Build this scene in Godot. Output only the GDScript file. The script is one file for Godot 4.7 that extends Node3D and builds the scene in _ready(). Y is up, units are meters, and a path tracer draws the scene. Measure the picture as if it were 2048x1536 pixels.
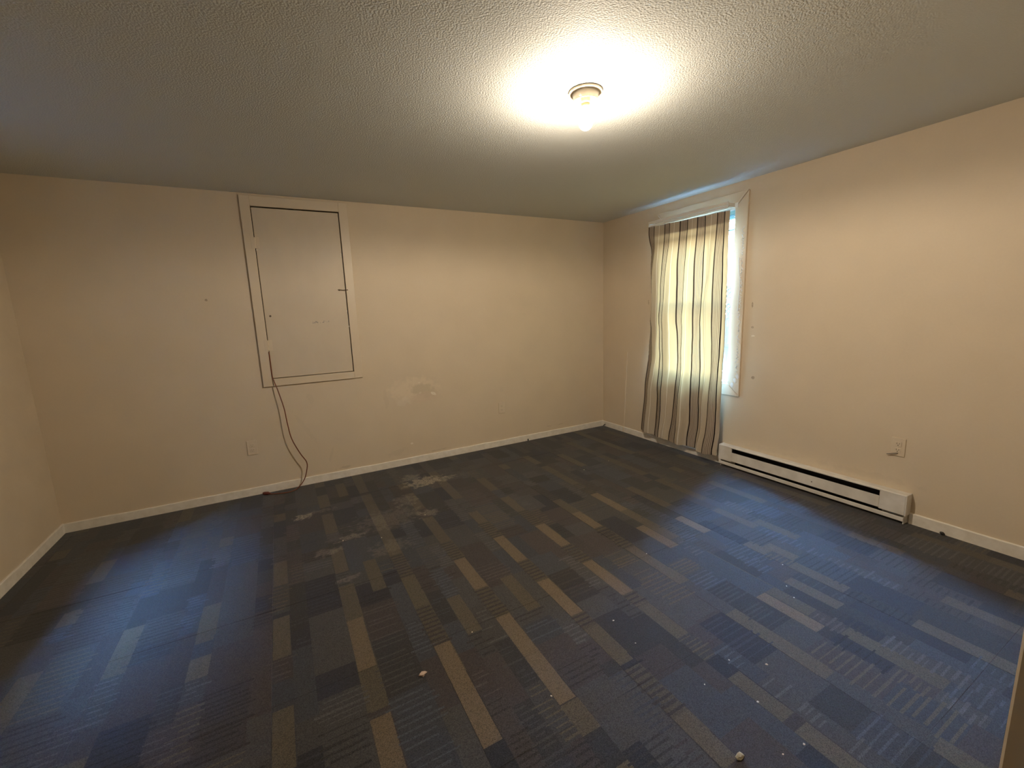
extends Node3D

# The room: wall_right at x = 0, wall_back at z = 0, floor at y = 0. Metres.
const W := 4.747
const H := 2.32
const D := 3.83
const TILE := 0.6008
const SEAM := Vector2(-2.279, 2.876)

var mats := {}
var used := {}
var rng := RandomNumberGenerator.new()

# ------------------------------------------------------------------ helpers
func lin(r: float, g: float, b: float) -> Color:
	return Color(r, g, b).linear_to_srgb()

func mat(color: Color, rough := 0.6, metal := 0.0) -> StandardMaterial3D:
	var m := StandardMaterial3D.new()
	m.albedo_color = color
	m.roughness = rough
	m.metallic = metal
	m.cull_mode = BaseMaterial3D.CULL_DISABLED
	return m

func noise_tex(freq: float, seed_: int, size := 512, octaves := 3, ramp: Gradient = null) -> NoiseTexture2D:
	var n := FastNoiseLite.new()
	n.noise_type = FastNoiseLite.TYPE_SIMPLEX_SMOOTH
	n.seed = seed_
	n.frequency = freq
	n.fractal_octaves = octaves
	var t := NoiseTexture2D.new()
	t.width = size
	t.height = size
	t.seamless = true
	t.noise = n
	if ramp:
		t.color_ramp = ramp
	return t

func two(a: Color, b: Color) -> Gradient:
	var g := Gradient.new()
	g.set_color(0, a)
	g.set_color(1, b)
	return g

func begin() -> SurfaceTool:
	var st := SurfaceTool.new()
	st.begin(Mesh.PRIMITIVE_TRIANGLES)
	st.set_smooth_group(-1)
	return st

func tri(st: SurfaceTool, a: Vector3, b: Vector3, c: Vector3, uv := []) -> void:
	for v in [a, b, c]:
		if uv.size() == 6:
			st.set_uv(Vector2((v[uv[0]] - uv[2]) / uv[4], (v[uv[1]] - uv[3]) / uv[5]))
			st.set_uv2(Vector2(v.x + v.y, v.z + v.y) * 4.0)
		st.add_vertex(v)

# a b c d clockwise seen from the front
func quad(st: SurfaceTool, a: Vector3, b: Vector3, c: Vector3, d: Vector3, uv := []) -> void:
	tri(st, a, b, c, uv)
	tri(st, a, c, d, uv)

# a quad or triangle turned so that it faces away from `from`
func face_out(st: SurfaceTool, p: Array, from: Vector3, uv := []) -> void:
	var n: Vector3 = (p[1] - p[0]).cross(p[2] - p[0])
	var mid := Vector3.ZERO
	for v in p:
		mid += v / p.size()
	if n.dot(mid - from) > 0.0:
		p.reverse()
	tri(st, p[0], p[1], p[2], uv)
	if p.size() == 4:
		tri(st, p[0], p[2], p[3], uv)

func add_box(st: SurfaceTool, lo: Vector3, hi: Vector3, bev := 0.0, uv := []) -> void:
	var c := (lo + hi) * 0.5
	var h := (hi - lo) * 0.5
	bev = min(bev, 0.45 * min(h.x, min(h.y, h.z)))
	for ax in 3:
		var b1 := (ax + 1) % 3
		var b2 := (ax + 2) % 3
		for s in [-1.0, 1.0]:
			var pts := []
			for k in [[-1, -1], [1, -1], [1, 1], [-1, 1]]:
				var v := Vector3.ZERO
				v[ax] = s * h[ax]
				v[b1] = k[0] * (h[b1] - bev)
				v[b2] = k[1] * (h[b2] - bev)
				pts.append(c + v)
			face_out(st, pts, c, uv)
	if bev <= 0.0:
		return
	for ax in 3:
		var b1 := (ax + 1) % 3
		var b2 := (ax + 2) % 3
		for s1 in [-1.0, 1.0]:
			for s2 in [-1.0, 1.0]:
				var pts := []
				for k in [[-1, 0], [1, 0], [1, 1], [-1, 1]]:
					var v := Vector3.ZERO
					v[ax] = k[0] * (h[ax] - bev)
					v[b1] = s1 * (h[b1] - (bev if k[1] == 1 else 0.0))
					v[b2] = s2 * (h[b2] - (bev if k[1] == 0 else 0.0))
					pts.append(c + v)
				face_out(st, pts, c, uv)
	for sx in [-1.0, 1.0]:
		for sy in [-1.0, 1.0]:
			for sz in [-1.0, 1.0]:
				var s := Vector3(sx, sy, sz)
				var pts := []
				for ax in 3:
					var v := h - Vector3.ONE * bev
					v[ax] = h[ax]
					pts.append(c + v * s)
				face_out(st, pts, c, uv)

# revolve a profile of (radius, height) round the y axis
func add_lathe(st: SurfaceTool, at: Vector3, prof: Array, n := 32) -> void:
	st.set_smooth_group(0)
	for i in n:
		var a0 := TAU * i / n
		var a1 := TAU * (i + 1) / n
		for k in prof.size() - 1:
			var p: Vector2 = prof[k]
			var q: Vector2 = prof[k + 1]
			var v := [at + Vector3(cos(a0) * p.x, p.y, sin(a0) * p.x), at + Vector3(cos(a1) * p.x, p.y, sin(a1) * p.x),
				at + Vector3(cos(a1) * q.x, q.y, sin(a1) * q.x), at + Vector3(cos(a0) * q.x, q.y, sin(a0) * q.x)]
			if p.x < 1e-5:
				tri(st, v[0], v[2], v[3])
			elif q.x < 1e-5:
				tri(st, v[0], v[1], v[2])
			else:
				quad(st, v[0], v[1], v[2], v[3])
	st.set_smooth_group(-1)

func add_tube(st: SurfaceTool, pts: Array, rads: Array, n := 10) -> void:
	st.set_smooth_group(0)
	var rings := []
	var up := Vector3(0.13, 0.31, 0.94).normalized()
	for i in pts.size():
		var t: Vector3 = (pts[min(i + 1, pts.size() - 1)] - pts[max(i - 1, 0)]).normalized()
		var a := up.cross(t).normalized()
		var b := t.cross(a).normalized()
		up = b
		var ring := []
		var r: float = rads[i % rads.size()]
		for k in n:
			var w := TAU * k / n
			ring.append(pts[i] + (a * cos(w) + b * sin(w)) * r)
		rings.append(ring)
	for i in rings.size() - 1:
		for k in n:
			var m: int = (k + 1) % n
			quad(st, rings[i][k], rings[i + 1][k], rings[i + 1][m], rings[i][m])
	st.set_smooth_group(-1)
	for k in n:
		tri(st, rings[0][k], rings[0][(k + 1) % n], pts[0])
		tri(st, rings[-1][(k + 1) % n], rings[-1][k], pts[-1])

func smooth_path(ctrl: Array, steps := 6) -> Array:
	var out := []
	for i in ctrl.size() - 1:
		for s in steps:
			out.append((ctrl[i] as Vector3).cubic_interpolate(ctrl[i + 1], ctrl[max(i - 1, 0)], ctrl[min(i + 2, ctrl.size() - 1)], float(s) / steps))
	out.append(ctrl[-1])
	return out

func add_blob(st: SurfaceTool, c: Vector3, r: Vector3, seed_: int, rings := 5, segs := 8, rough := 0.3) -> void:
	var g := RandomNumberGenerator.new()
	g.seed = seed_
	var grid := []
	for i in rings + 1:
		var row := []
		var t := PI * i / rings
		for k in segs:
			var w := TAU * k / segs
			var f := 1.0 if i == 0 or i == rings else 1.0 + g.randf_range(-rough, rough)
			row.append(c + Vector3(sin(t) * cos(w) * r.x * f, cos(t) * r.y, sin(t) * sin(w) * r.z * f))
		grid.append(row)
	for i in rings:
		for k in segs:
			var m: int = (k + 1) % segs
			var p := [grid[i][k], grid[i][m], grid[i + 1][m], grid[i + 1][k]]
			if i == 0:
				p.remove_at(1)
			elif i == rings - 1:
				p.remove_at(2)
			face_out(st, p, c)

func numbered(called: String) -> String:
	var n: int = used.get(called, 0)
	used[called] = n + 1
	return called if n == 0 else "%s_%03d" % [called, n]

func obj(called: String, st: SurfaceTool, m: Material, parent: Node = null) -> MeshInstance3D:
	st.generate_normals()
	var o := MeshInstance3D.new()
	o.mesh = st.commit()
	o.material_override = m
	o.cast_shadow = GeometryInstance3D.SHADOW_CASTING_SETTING_ON
	if parent == null:
		o.name = numbered(called)
		add_child(o)
	else:
		o.name = called
		parent.add_child(o, true)
	return o

func box(called: String, lo: Vector3, hi: Vector3, m: Material, parent: Node = null, bev := 0.0, uv := []) -> MeshInstance3D:
	var st := begin()
	add_box(st, lo, hi, bev, uv)
	return obj(called, st, m, parent)

func thing(called: String, label: String, category: String, group := "") -> Node3D:
	var o := Node3D.new()
	o.name = numbered(called)
	add_child(o)
	tag(o, label, category, group)
	return o

func tag(o: Node, label: String, category: String, group := "") -> void:
	o.set_meta("label", label)
	o.set_meta("category", category)
	if group:
		o.set_meta("group", group)

func struct(o: Node, label: String, category := "") -> Node:
	o.set_meta("kind", "structure")
	o.set_meta("label", label)
	if category:
		o.set_meta("category", category)
	return o

func holder(called: String) -> Node3D:
	var o := Node3D.new()
	o.name = numbered(called)
	add_child(o)
	return o

# ------------------------------------------------------------------ scene
func _ready() -> void:
	rng.seed = 77
	set_camera_and_light()
	make_materials()
	build_shell()
	build_carpet()
	build_baseboards()
	build_window_side()
	build_outside()
	build_hatch()
	build_lamp()
	build_curtain()
	build_heater()
	build_outlets()
	build_cord()
	build_small_things()

func set_camera_and_light() -> void:
	var cam := Camera3D.new()
	cam.name = "camera"
	cam.fov = 83.6
	cam.near = 0.02
	cam.position = Vector3(-3.311, 1.382, 3.891)
	cam.basis = Basis.from_euler(Vector3(-0.1666, -0.4923, -0.0369))
	add_child(cam)
	cam.current = true

	var sky_m := ProceduralSkyMaterial.new()
	sky_m.sky_top_color = lin(0.20, 0.50, 0.98)
	sky_m.sky_horizon_color = lin(0.62, 0.84, 1.0)
	sky_m.sky_curve = 0.2
	sky_m.sky_energy_multiplier = 1.0
	sky_m.ground_bottom_color = lin(0.05, 0.055, 0.06)
	sky_m.ground_horizon_color = lin(0.10, 0.11, 0.12)
	sky_m.ground_energy_multiplier = 1.0
	sky_m.sun_angle_max = 0.0
	var sky := Sky.new()
	sky.sky_material = sky_m
	var env := Environment.new()
	env.background_mode = Environment.BG_SKY
	env.sky = sky
	env.background_energy_multiplier = 1000.0
	env.tonemap_mode = Environment.TONE_MAPPER_LINEAR
	env.tonemap_exposure = 1.0
	env.sdfgi_enabled = true
	env.ssao_enabled = true
	env.ssil_enabled = true
	var we := WorldEnvironment.new()
	we.name = "world_environment"
	we.environment = env
	add_child(we)

func paint_image(wide: float, high: float, px: int, base: Color, seed_: int, marks: Array) -> ImageTexture:
	# wall paint: roller mottling, plus marks [centre, radii, turn, tint, strength, ragged]
	var w := px
	var h := int(px * high / wide)
	var im := Image.create(w, h, false, Image.FORMAT_RGB8)
	var n := FastNoiseLite.new()
	n.seed = seed_
	n.frequency = 1.0
	n.fractal_octaves = 4
	var fine := FastNoiseLite.new()
	fine.seed = seed_ + 5
	fine.frequency = 1.0
	fine.fractal_octaves = 2
	for j in h:
		for i in w:
			var x := wide * (i + 0.5) / w
			var y := high * (1.0 - (j + 0.5) / h)
			var f := 1.0 + 0.035 * n.get_noise_2d(x * 2.3, y * 2.3) + 0.012 * fine.get_noise_2d(x * 60.0, y * 60.0)
			im.set_pixel(i, j, Color(base.r * f, base.g * f, base.b * f * (1.0 + 0.01 * n.get_noise_2d(x * 1.1 + 9.0, y * 1.1))).linear_to_srgb())
	for m in marks:
		var c: Vector2 = m[0]
		var r: Vector2 = m[1]
		var tint: Color = m[3]
		var reach: float = max(r.x, r.y) * 1.5
		for j in range(max(0, int((high - c.y - reach) / high * h)), min(h, int((high - c.y + reach) / high * h) + 1)):
			for i in range(max(0, int((c.x - reach) / wide * w)), min(w, int((c.x + reach) / wide * w) + 1)):
				var q := Vector2(wide * (i + 0.5) / w, high * (1.0 - (j + 0.5) / h))
				var d: Vector2 = (q - c).rotated(-m[2])
				var k: float = Vector2(d.x / r.x, d.y / r.y).length() + m[5] * n.get_noise_2d(q.x * 14.0, q.y * 14.0)
				var a: float = clamp((1.0 - k) * (9.0 if r.x < 0.05 else 2.6), 0.0, 1.0) * m[4] * clamp(0.85 + (0.8 if r.x < 0.05 else 0.25) * fine.get_noise_2d(q.x * 90.0, q.y * 90.0), 0.0, 1.0)
				if a > 0.0:
					im.set_pixel(i, j, im.get_pixel(i, j).lerp(tint.linear_to_srgb(), a))
	return ImageTexture.create_from_image(im)

func bx(x: float, y: float) -> Vector2:
	return Vector2(x + W, y)

func make_materials() -> void:
	var wall_c := Color(0.66, 0.555, 0.41)
	mats.wall_c = wall_c
	var bump := noise_tex(0.045, 3, 512, 3)
	# plain painted walls
	var wm := mat(Color.WHITE, 0.62)
	wm.albedo_texture = noise_tex(0.006, 11, 512, 5, two(Color(0.955, 0.955, 0.95), Color.WHITE))
	wm.albedo_color = wall_c.linear_to_srgb()
	wm.uv1_triplanar = true
	wm.uv1_world_triplanar = true
	wm.uv1_scale = Vector3.ONE * 0.7
	wm.heightmap_enabled = true
	wm.heightmap_texture = bump
	wm.heightmap_scale = 0.12
	mats.wall = wm
	var lighter := wall_c * 1.12
	var darker := wall_c * 0.82
	var grime := Color(0.30, 0.22, 0.14)
	var white := Color(0.86, 0.80, 0.70)
	var back_marks := [
		[bx(-2.25, 0.705), Vector2(0.26, 0.135), 0.0, wall_c * 1.14, 0.75, 0.35],
		[bx(-2.36, 0.60), Vector2(0.07, 0.05), 0.3, white * 0.9, 0.25, 0.5],
		[bx(-2.17, 0.685), Vector2(0.15, 0.075), -0.3, wall_c * Color(0.86, 0.86, 0.82), 0.85, 0.5],
		[bx(-2.16, 0.625), Vector2(0.16, 0.06), 0.0, wall_c * Color(0.98, 0.93, 0.95), 0.7, 0.4],
		[bx(-2.075, 0.645), Vector2(0.032, 0.013), -0.5, white, 0.8, 0.4],
		[bx(-2.20, 0.665), Vector2(0.016, 0.009), 0.4, white, 0.4, 0.4],
		[bx(-2.205, 0.765), Vector2(0.014, 0.008), 0.0, white, 0.4, 0.4],
		[bx(-2.52, 0.64), Vector2(0.02, 0.09), 0.1, darker, 0.22, 0.5],
		[bx(-3.744, 1.548), Vector2(0.009, 0.009), 0.0, grime, 0.8, 0.2],
		[bx(-2.315, 0.194), Vector2(0.012, 0.010), 0.0, white, 0.8, 0.3],
		[bx(-2.45, 0.13), Vector2(0.10, 0.03), 0.2, darker, 0.30, 0.7],
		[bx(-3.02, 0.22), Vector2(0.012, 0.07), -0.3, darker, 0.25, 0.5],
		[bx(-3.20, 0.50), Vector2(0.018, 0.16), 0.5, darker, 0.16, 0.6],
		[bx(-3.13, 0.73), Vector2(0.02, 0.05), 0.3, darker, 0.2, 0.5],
		[bx(-0.62, 0.115), Vector2(0.05, 0.004), 0.1, grime, 0.4, 0.3],
		[bx(-0.78, 0.115), Vector2(0.04, 0.004), -0.1, grime, 0.3, 0.3],
		[bx(-1.35, 0.60), Vector2(0.02, 0.03), 0.0, darker, 0.14, 0.5],
		[bx(-1.05, 1.35), Vector2(0.02, 0.012), 0.0, darker, 0.12, 0.5],
		[bx(-2.90, 0.09), Vector2(0.08, 0.012), 0.05, grime, 0.25, 0.8],
		[bx(-2.05, 0.085), Vector2(0.12, 0.01), 0.02, grime, 0.22, 0.8],
	]
	var wb := mat(Color.WHITE, 0.62)
	wb.albedo_texture = paint_image(W, H, 2048, wall_c, 21, back_marks)
	mats.wall_back = wb
	var right_marks := [
		[Vector2(1.774, 1.365), Vector2(0.007, 0.022), 0.0, grime, 0.75, 0.3],
		[Vector2(1.785, 1.19), Vector2(0.012, 0.010), 0.0, grime, 0.6, 0.4],
		[Vector2(1.793, 1.123), Vector2(0.014, 0.006), 0.0, white, 0.8, 0.3],
		[Vector2(1.812, 0.791), Vector2(0.018, 0.014), 0.2, grime, 0.8, 0.5],
		[Vector2(0.686, 1.424), Vector2(0.008, 0.03), 0.1, grime, 0.5, 0.4],
		[Vector2(2.60, 0.24), Vector2(0.30, 0.025), 0.02, darker, 0.30, 0.8],
		[Vector2(1.95, 0.225), Vector2(0.22, 0.02), 0.02, darker, 0.25, 0.8],
		[Vector2(0.36, 0.80), Vector2(0.035, 0.10), 0.0, lighter, 0.25, 0.5],
	]
	var wr := mat(Color.WHITE, 0.62)
	wr.albedo_texture = paint_image(D, H, 1536, wall_c, 43, right_marks)
	mats.wall_right = wr

	var cm := mat(lin(0.65, 0.67, 0.65), 0.75)
	cm.uv1_triplanar = true
	cm.uv1_world_triplanar = true
	cm.uv1_scale = Vector3.ONE * 0.8
	cm.heightmap_enabled = true
	cm.heightmap_texture = noise_tex(0.13, 8, 1024, 2, two(Color(0.0, 0.0, 0.0), Color.WHITE))
	cm.heightmap_scale = 0.13
	mats.ceiling = cm

	mats.white_paint = mat(lin(0.72, 0.68, 0.61), 0.45)
	var bb := mat(lin(0.84, 0.80, 0.72), 0.5)
	bb.albedo_texture = noise_tex(0.02, 5, 512, 5, two(Color(0.92, 0.91, 0.89), Color.WHITE))
	bb.uv1_triplanar = true
	bb.uv1_world_triplanar = true
	bb.uv1_scale = Vector3.ONE * 1.3
	mats.baseboard = bb
	mats.cream_trim = mat(lin(0.67, 0.57, 0.43), 0.4)
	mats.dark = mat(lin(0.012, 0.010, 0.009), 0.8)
	mats.subfloor = mat(lin(0.18, 0.17, 0.16), 0.9)
	mats.hall = mat(lin(0.45, 0.37, 0.27), 0.7)

func wall_boxes(called: String, boxes: Array, m: Material, uv := []) -> MeshInstance3D:
	var st := begin()
	for b in boxes:
		add_box(st, b[0], b[1], 0.0, uv)
	return obj(called, st, m)

func build_shell() -> void:
	var t := 0.16
	# back wall, open behind the hatch
	var ho := [-3.392, -2.764, 0.921, 2.234]
	var wb := wall_boxes("wall_back", [
		[Vector3(-W - t, -0.1, -0.12), Vector3(ho[0], H, 0)],
		[Vector3(ho[1], -0.1, -0.12), Vector3(t, H, 0)],
		[Vector3(ho[0], -0.1, -0.12), Vector3(ho[1], ho[2], 0)],
		[Vector3(ho[0], ho[3], -0.12), Vector3(ho[1], H, 0)],
	], mats.wall_back, [0, 1, -W, H, W, -H])
	struct(wb, "beige painted wall with the hatch and a patched blemish")
	# right wall, open at the window
	var wo := [0.900, 1.600, 0.715, 2.135]
	var wr := wall_boxes("wall_right", [
		[Vector3(0, -0.1, 0), Vector3(t, H, wo[0])],
		[Vector3(0, -0.1, wo[1]), Vector3(t, H, D + 0.14)],
		[Vector3(0, -0.1, wo[0]), Vector3(t, wo[2], wo[1])],
		[Vector3(0, wo[3], wo[0]), Vector3(t, H, wo[1])],
	], mats.wall_right, [2, 1, 0.0, H, D, -H])
	struct(wr, "beige painted wall with the curtained window and heater")
	# left wall, open for a small high window added out of view
	var lo := [1.05, 1.60, 1.30, 1.98]
	var wl := wall_boxes("wall_left", [
		[Vector3(-W - t, -0.1, 0), Vector3(-W, H, lo[0])],
		[Vector3(-W - t, -0.1, lo[1]), Vector3(-W, H, D + 0.14)],
		[Vector3(-W - t, -0.1, lo[0]), Vector3(-W, lo[2], lo[1])],
		[Vector3(-W - t, lo[3], lo[0]), Vector3(-W, H, lo[1])],
	], mats.wall)
	struct(wl, "beige painted side wall running towards the doorway")
	# front wall with the doorway the picture was taken from
	var fo := [-3.72, -2.785, 2.04]
	var wf := wall_boxes("wall_front", [
		[Vector3(-W - t, -0.1, D), Vector3(fo[0], H, D + 0.14)],
		[Vector3(fo[1], -0.1, D), Vector3(t, H, D + 0.14)],
		[Vector3(fo[0], fo[2], D), Vector3(fo[1], H, D + 0.14)],
	], mats.wall)
	struct(wf, "beige painted wall with the open doorway")
	struct(box("ceiling", Vector3(-W - t, H, -0.12), Vector3(t, H + 0.14, 5.4), mats.ceiling), "off-white stippled ceiling with the bare bulb")
	# hall behind the doorway
	struct(box("wall_hall", Vector3(-4.4, -0.1, 5.2), Vector3(-2.0, H, 5.32), mats.hall), "hall wall behind the doorway")
	struct(box("wall_hall_end", Vector3(-4.5, -0.1, D + 0.14), Vector3(-4.4, H, 5.32), mats.hall), "hall end wall beside the doorway")
	struct(box("wall_hall_side", Vector3(-2.0, -0.1, D + 0.14), Vector3(-1.9, H, 5.32), mats.hall), "hall side wall beside the doorway")
	# door lining and casing
	var tr := holder("trim_1")
	struct(tr, "painted jamb and casing of the doorway")
	box("jamb", Vector3(-2.807, 0, D - 0.018), Vector3(-2.785, 2.04, D + 0.152), mats.cream_trim, tr, 0.002)
	box("jamb", Vector3(-3.72, 0, D - 0.018), Vector3(-3.698, 2.04, D + 0.152), mats.cream_trim, tr, 0.002)
	box("head", Vector3(-3.698, 2.018, D - 0.018), Vector3(-2.807, 2.04, D + 0.152), mats.cream_trim, tr, 0.002)
	box("casing", Vector3(-2.785, 0, D - 0.014), Vector3(-2.72, 2.10, D), mats.cream_trim, tr, 0.002)
	box("casing", Vector3(-3.785, 0, D - 0.014), Vector3(-3.72, 2.10, D), mats.cream_trim, tr, 0.002)
	box("casing", Vector3(-3.72, 2.04, D - 0.014), Vector3(-2.785, 2.10, D), mats.cream_trim, tr, 0.002)

# ---- carpet
func carpet_texture(x0: float, z0: float, wide: float, high: float, blocks: Array, ticks: Array) -> ImageTexture:
	var px := 1536
	var im := Image.create(px, px, false, Image.FORMAT_RGBA8)
	im.fill(lin(0.04, 0.04, 0.045))
	var sx := px / wide
	var sz := px / high
	for b in blocks:
		var r := Rect2i(int(round((b[0] - x0) * sx)), int(round((b[1] - z0) * sz)), 0, 0)
		r.size = Vector2i(int(round((b[2] - x0) * sx)) - r.position.x, int(round((b[3] - z0) * sz)) - r.position.y)
		im.fill_rect(r, ((b[4] as Color) * 1.1).linear_to_srgb())
	for b in ticks:
		var r := Rect2i(int(round((b[0] - x0) * sx)), int(round((b[1] - z0) * sz)), 0, 0)
		r.size = Vector2i(int(round((b[2] - x0) * sx)) - r.position.x, max(2, int(round((b[3] - z0) * sz)) - r.position.y))
		im.fill_rect(r, ((b[4] as Color) * 1.1).linear_to_srgb())
	# flecks of the pile: single tufts lighter or darker than their block
	var gr := RandomNumberGenerator.new()
	gr.seed = 71
	var fleck := Image.create(384, 384, false, Image.FORMAT_RGBA8)
	for j in 384:
		for i in 384:
			var v := gr.randf()
			fleck.set_pixel(i, j, Color(0, 0, 0, 0.42 * (0.5 - v) * 2.0) if v < 0.5 else Color(0.55, 0.52, 0.48, 0.20 * (v - 0.5) * 2.0))
	for j in 4:
		for i in 4:
			im.blend_rect(fleck, Rect2i(0, 0, 384, 384), Vector2i(i * 384, j * 384))
	# spilled plaster dust trodden into the pile: [x, z, rx, rz, colour, strength]
	var n := FastNoiseLite.new()
	n.seed = 5
	n.frequency = 1.0
	n.fractal_octaves = 4
	var dust := Color(0.42, 0.36, 0.27)
	var spills := [[-2.36, 0.50, 0.19, 0.11, 0.95], [-2.44, 0.36, 0.10, 0.09, 0.55], [-2.22, 0.52, 0.15, 0.06, 0.55], [-3.295, 0.655, 0.065, 0.05, 0.9],
		[-3.20, 0.62, 0.14, 0.03, 0.35], [-2.60, 0.78, 0.10, 0.11, 0.42], [-2.78, 1.02, 0.26, 0.16, 0.30], [-3.05, 1.14, 0.09, 0.05, 0.55], [-3.19, 1.25, 0.09, 0.06, 0.45], [-2.52, 1.08, 0.09, 0.06, 0.5],
		[-2.85, 1.40, 0.14, 0.09, 0.28], [-3.12, 1.60, 0.07, 0.03, 0.4]]
	for s in spills:
		for j in range(max(0, int((s[1] - s[3] * 1.6 - z0) * sz)), min(px, int((s[1] + s[3] * 1.6 - z0) * sz))):
			for i in range(max(0, int((s[0] - s[2] * 1.6 - x0) * sx)), min(px, int((s[0] + s[2] * 1.6 - x0) * sx))):
				var x: float = x0 + (i + 0.5) / sx
				var z: float = z0 + (j + 0.5) / sz
				var k: float = Vector2((x - s[0]) / s[2], (z - s[1]) / s[3]).length() + 0.75 * n.get_noise_2d(x * 17.0, z * 17.0)
				var grain := clampf(0.85 + 1.0 * n.get_noise_2d(x * 55.0 + 7.0, z * 55.0), 0.0, 1.0)
				var a: float = clampf((1.0 - k) * 2.4, 0.0, 1.0) * s[4] * grain
				if a > 0.01:
					im.set_pixel(i, j, im.get_pixel(i, j).lerp(dust.linear_to_srgb(), a))
	return ImageTexture.create_from_image(im)

func build_carpet() -> void:
	var tan_ := Color(0.185, 0.140, 0.088)
	var olive := Color(0.112, 0.094, 0.066)
	var plum := Color(0.060, 0.050, 0.050)
	var slate := Color(0.066, 0.064, 0.065)
	var blue := Color(0.052, 0.057, 0.070)
	var char_ := Color(0.038, 0.037, 0.039)
	var navy := Color(0.028, 0.029, 0.040)
	var cw := TILE / 8.0
	# light blocks that can be picked out in the photograph: column from the seam, start, end, tone
	var seen := [[0, 0.69, 0.98, 1], [4, 0.71, 0.99, 1], [4, 1.22, 1.41, 1], [0, 1.24, 1.42, 1], [-4, 1.22, 1.52, 1], [0, 1.64, 1.945, 0], [0, 2.157, 2.45, 0], [0, 2.55, 2.774, 1],
		[4, 1.648, 1.943, 0], [4, 2.144, 2.461, 0], [12, 1.468, 1.79, 0], [12, 0.96, 1.24, 1], [8, 1.638, 1.878, 0], [-8, 0.712, 1.206, 1], [-8, 1.216, 1.498, 1], [-4, 1.742, 2.046, 0], [-10, 1.474, 1.785, 1],
		[-8, 1.752, 2.024, 1], [-12, 1.738, 1.943, 1], [-12, 1.946, 2.27, 0], [-2, 2.028, 2.32, 1], [-6, 2.034, 2.313, 1], [-4, 2.283, 2.795, 0], [-8, 2.301, 2.80, 0], [-10, 0.143, 0.437, 1], [-8, 0.219, 0.455, 1],
		[-12, 1.239, 1.519, 1], [12, 0.439, 0.682, 1], [-4, 0.676, 0.994, 1], [11, 2.011, 2.314, 0], [15, 2.054, 2.282, 0], [8, 2.164, 2.427, 1], [4, 2.565, 2.791, 1], [19, 2.112, 2.40, 1], [11, 2.757, 3.064, 0],
		[4, 3.022, 3.222, 1], [8, 3.014, 3.205, 1], [14, 2.80, 3.034, 1], [0, 3.034, 3.221, 1], [4, 3.261, 3.451, 1], [16, 1.518, 1.772, 1], [17, 2.553, 2.72, 1], [-12, 2.51, 2.80, 0], [-12, 3.03, 3.30, 1], [-16, 1.22, 1.47, 1], [-16, 1.75, 2.03, 1], [-20, 1.47, 1.75, 1], [-16, 2.3, 2.55, 1]]
	var g := RandomNumberGenerator.new()
	g.seed = 1234
	var blocks := []
	var ticks := []
	var q := 0.2545
	var c0 := -34
	var c1 := 32
	var tones := [plum, plum, slate, slate, char_, char_, navy, blue, blue, slate]
	var col := c0
	while col < c1:
		var phase: int = posmod(col, 4)
		var wide := 1
		if phase == 1 and g.randf() < 0.35:
			wide = 2
		elif phase == 2 and g.randf() < 0.4:
			wide = 2
		var x := SEAM.x + col * cw
		var z: float = 2.8 - 12.0 * q + (0.0 if phase == 0 else [0.0, 0.10, 0.17, 0.06][phase])
		var last := -1
		while z < D + 0.2:
			var l: float = q * [0.5, 0.5, 0.75, 1.0, 1.0, 1.25, 1.5][g.randi() % 7]
			var comb := g.randf() < (0.5 if phase == 0 else 0.55)
			var pick: int = g.randi() % tones.size()
			if pick == last:
				pick = (pick + 3) % tones.size()
			last = pick
			var c: Color = tones[pick]
			if phase == 0 and g.randf() < 0.45:
				c = olive
				comb = false
			var f := g.randf_range(0.88, 1.12)
			c = Color(c.r * f, c.g * f, c.b * f)
			blocks.append([x, z, x + wide * cw, z + l, c])
			if comb:
				var step := g.randf_range(0.022, 0.032)
				var tc: Color = [slate, olive, plum, char_, blue][g.randi() % 5]
				if tc.get_luminance() < c.get_luminance() * 1.25 or tc.get_luminance() > c.get_luminance() * 1.8:
					tc = c * (1.6 if g.randf() < 0.6 else 0.55)
				var zz := z + step * 0.6
				while zz < z + l - 0.008:
					var a := x + g.randf_range(-0.022, 0.018)
					ticks.append([a, zz, x + wide * cw + g.randf_range(-0.03, 0.025), zz + g.randf_range(0.005, 0.011), tc])
					zz += step * g.randf_range(0.85, 1.15)
			z += l
		col += wide
	for s in seen:
		var f := g.randf_range(0.92, 1.08)
		var c: Color = [tan_, olive][s[3]]
		blocks.append([SEAM.x + s[0] * cw + 0.002, s[1], SEAM.x + (s[0] + 1) * cw - 0.004, s[2], Color(c.r * f, c.g * f, c.b * f)])
	# broad blocks two columns wide
	for s in [[11, 2.293, 2.80, blue], [-2, 2.792, 3.3, slate], [6, 2.45, 2.76, slate], [16, 1.95, 2.18, blue], [-6, 1.50, 1.74, slate], [1, 1.20, 1.47, slate], [2, 1.70, 1.95, plum], [5, 1.20, 1.45, slate], [6, 1.90, 2.15, plum]]:
		blocks.append([SEAM.x + s[0] * cw, s[1], SEAM.x + (s[0] + 2) * cw - 0.004, s[2], (s[3] as Color) * 1.1])
	# the light blocks stay clear of ticks, except worn ones
	var keep := []
	for t in ticks:
		var clear := true
		for s in seen:
			var xa: float = SEAM.x + s[0] * cw
			if t[0] < xa + cw * 0.9 and t[2] > xa + cw * 0.1 and t[1] > s[1] - 0.004 and t[1] < s[2]:
				clear = false
				break
		if clear:
			keep.append(t)
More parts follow.
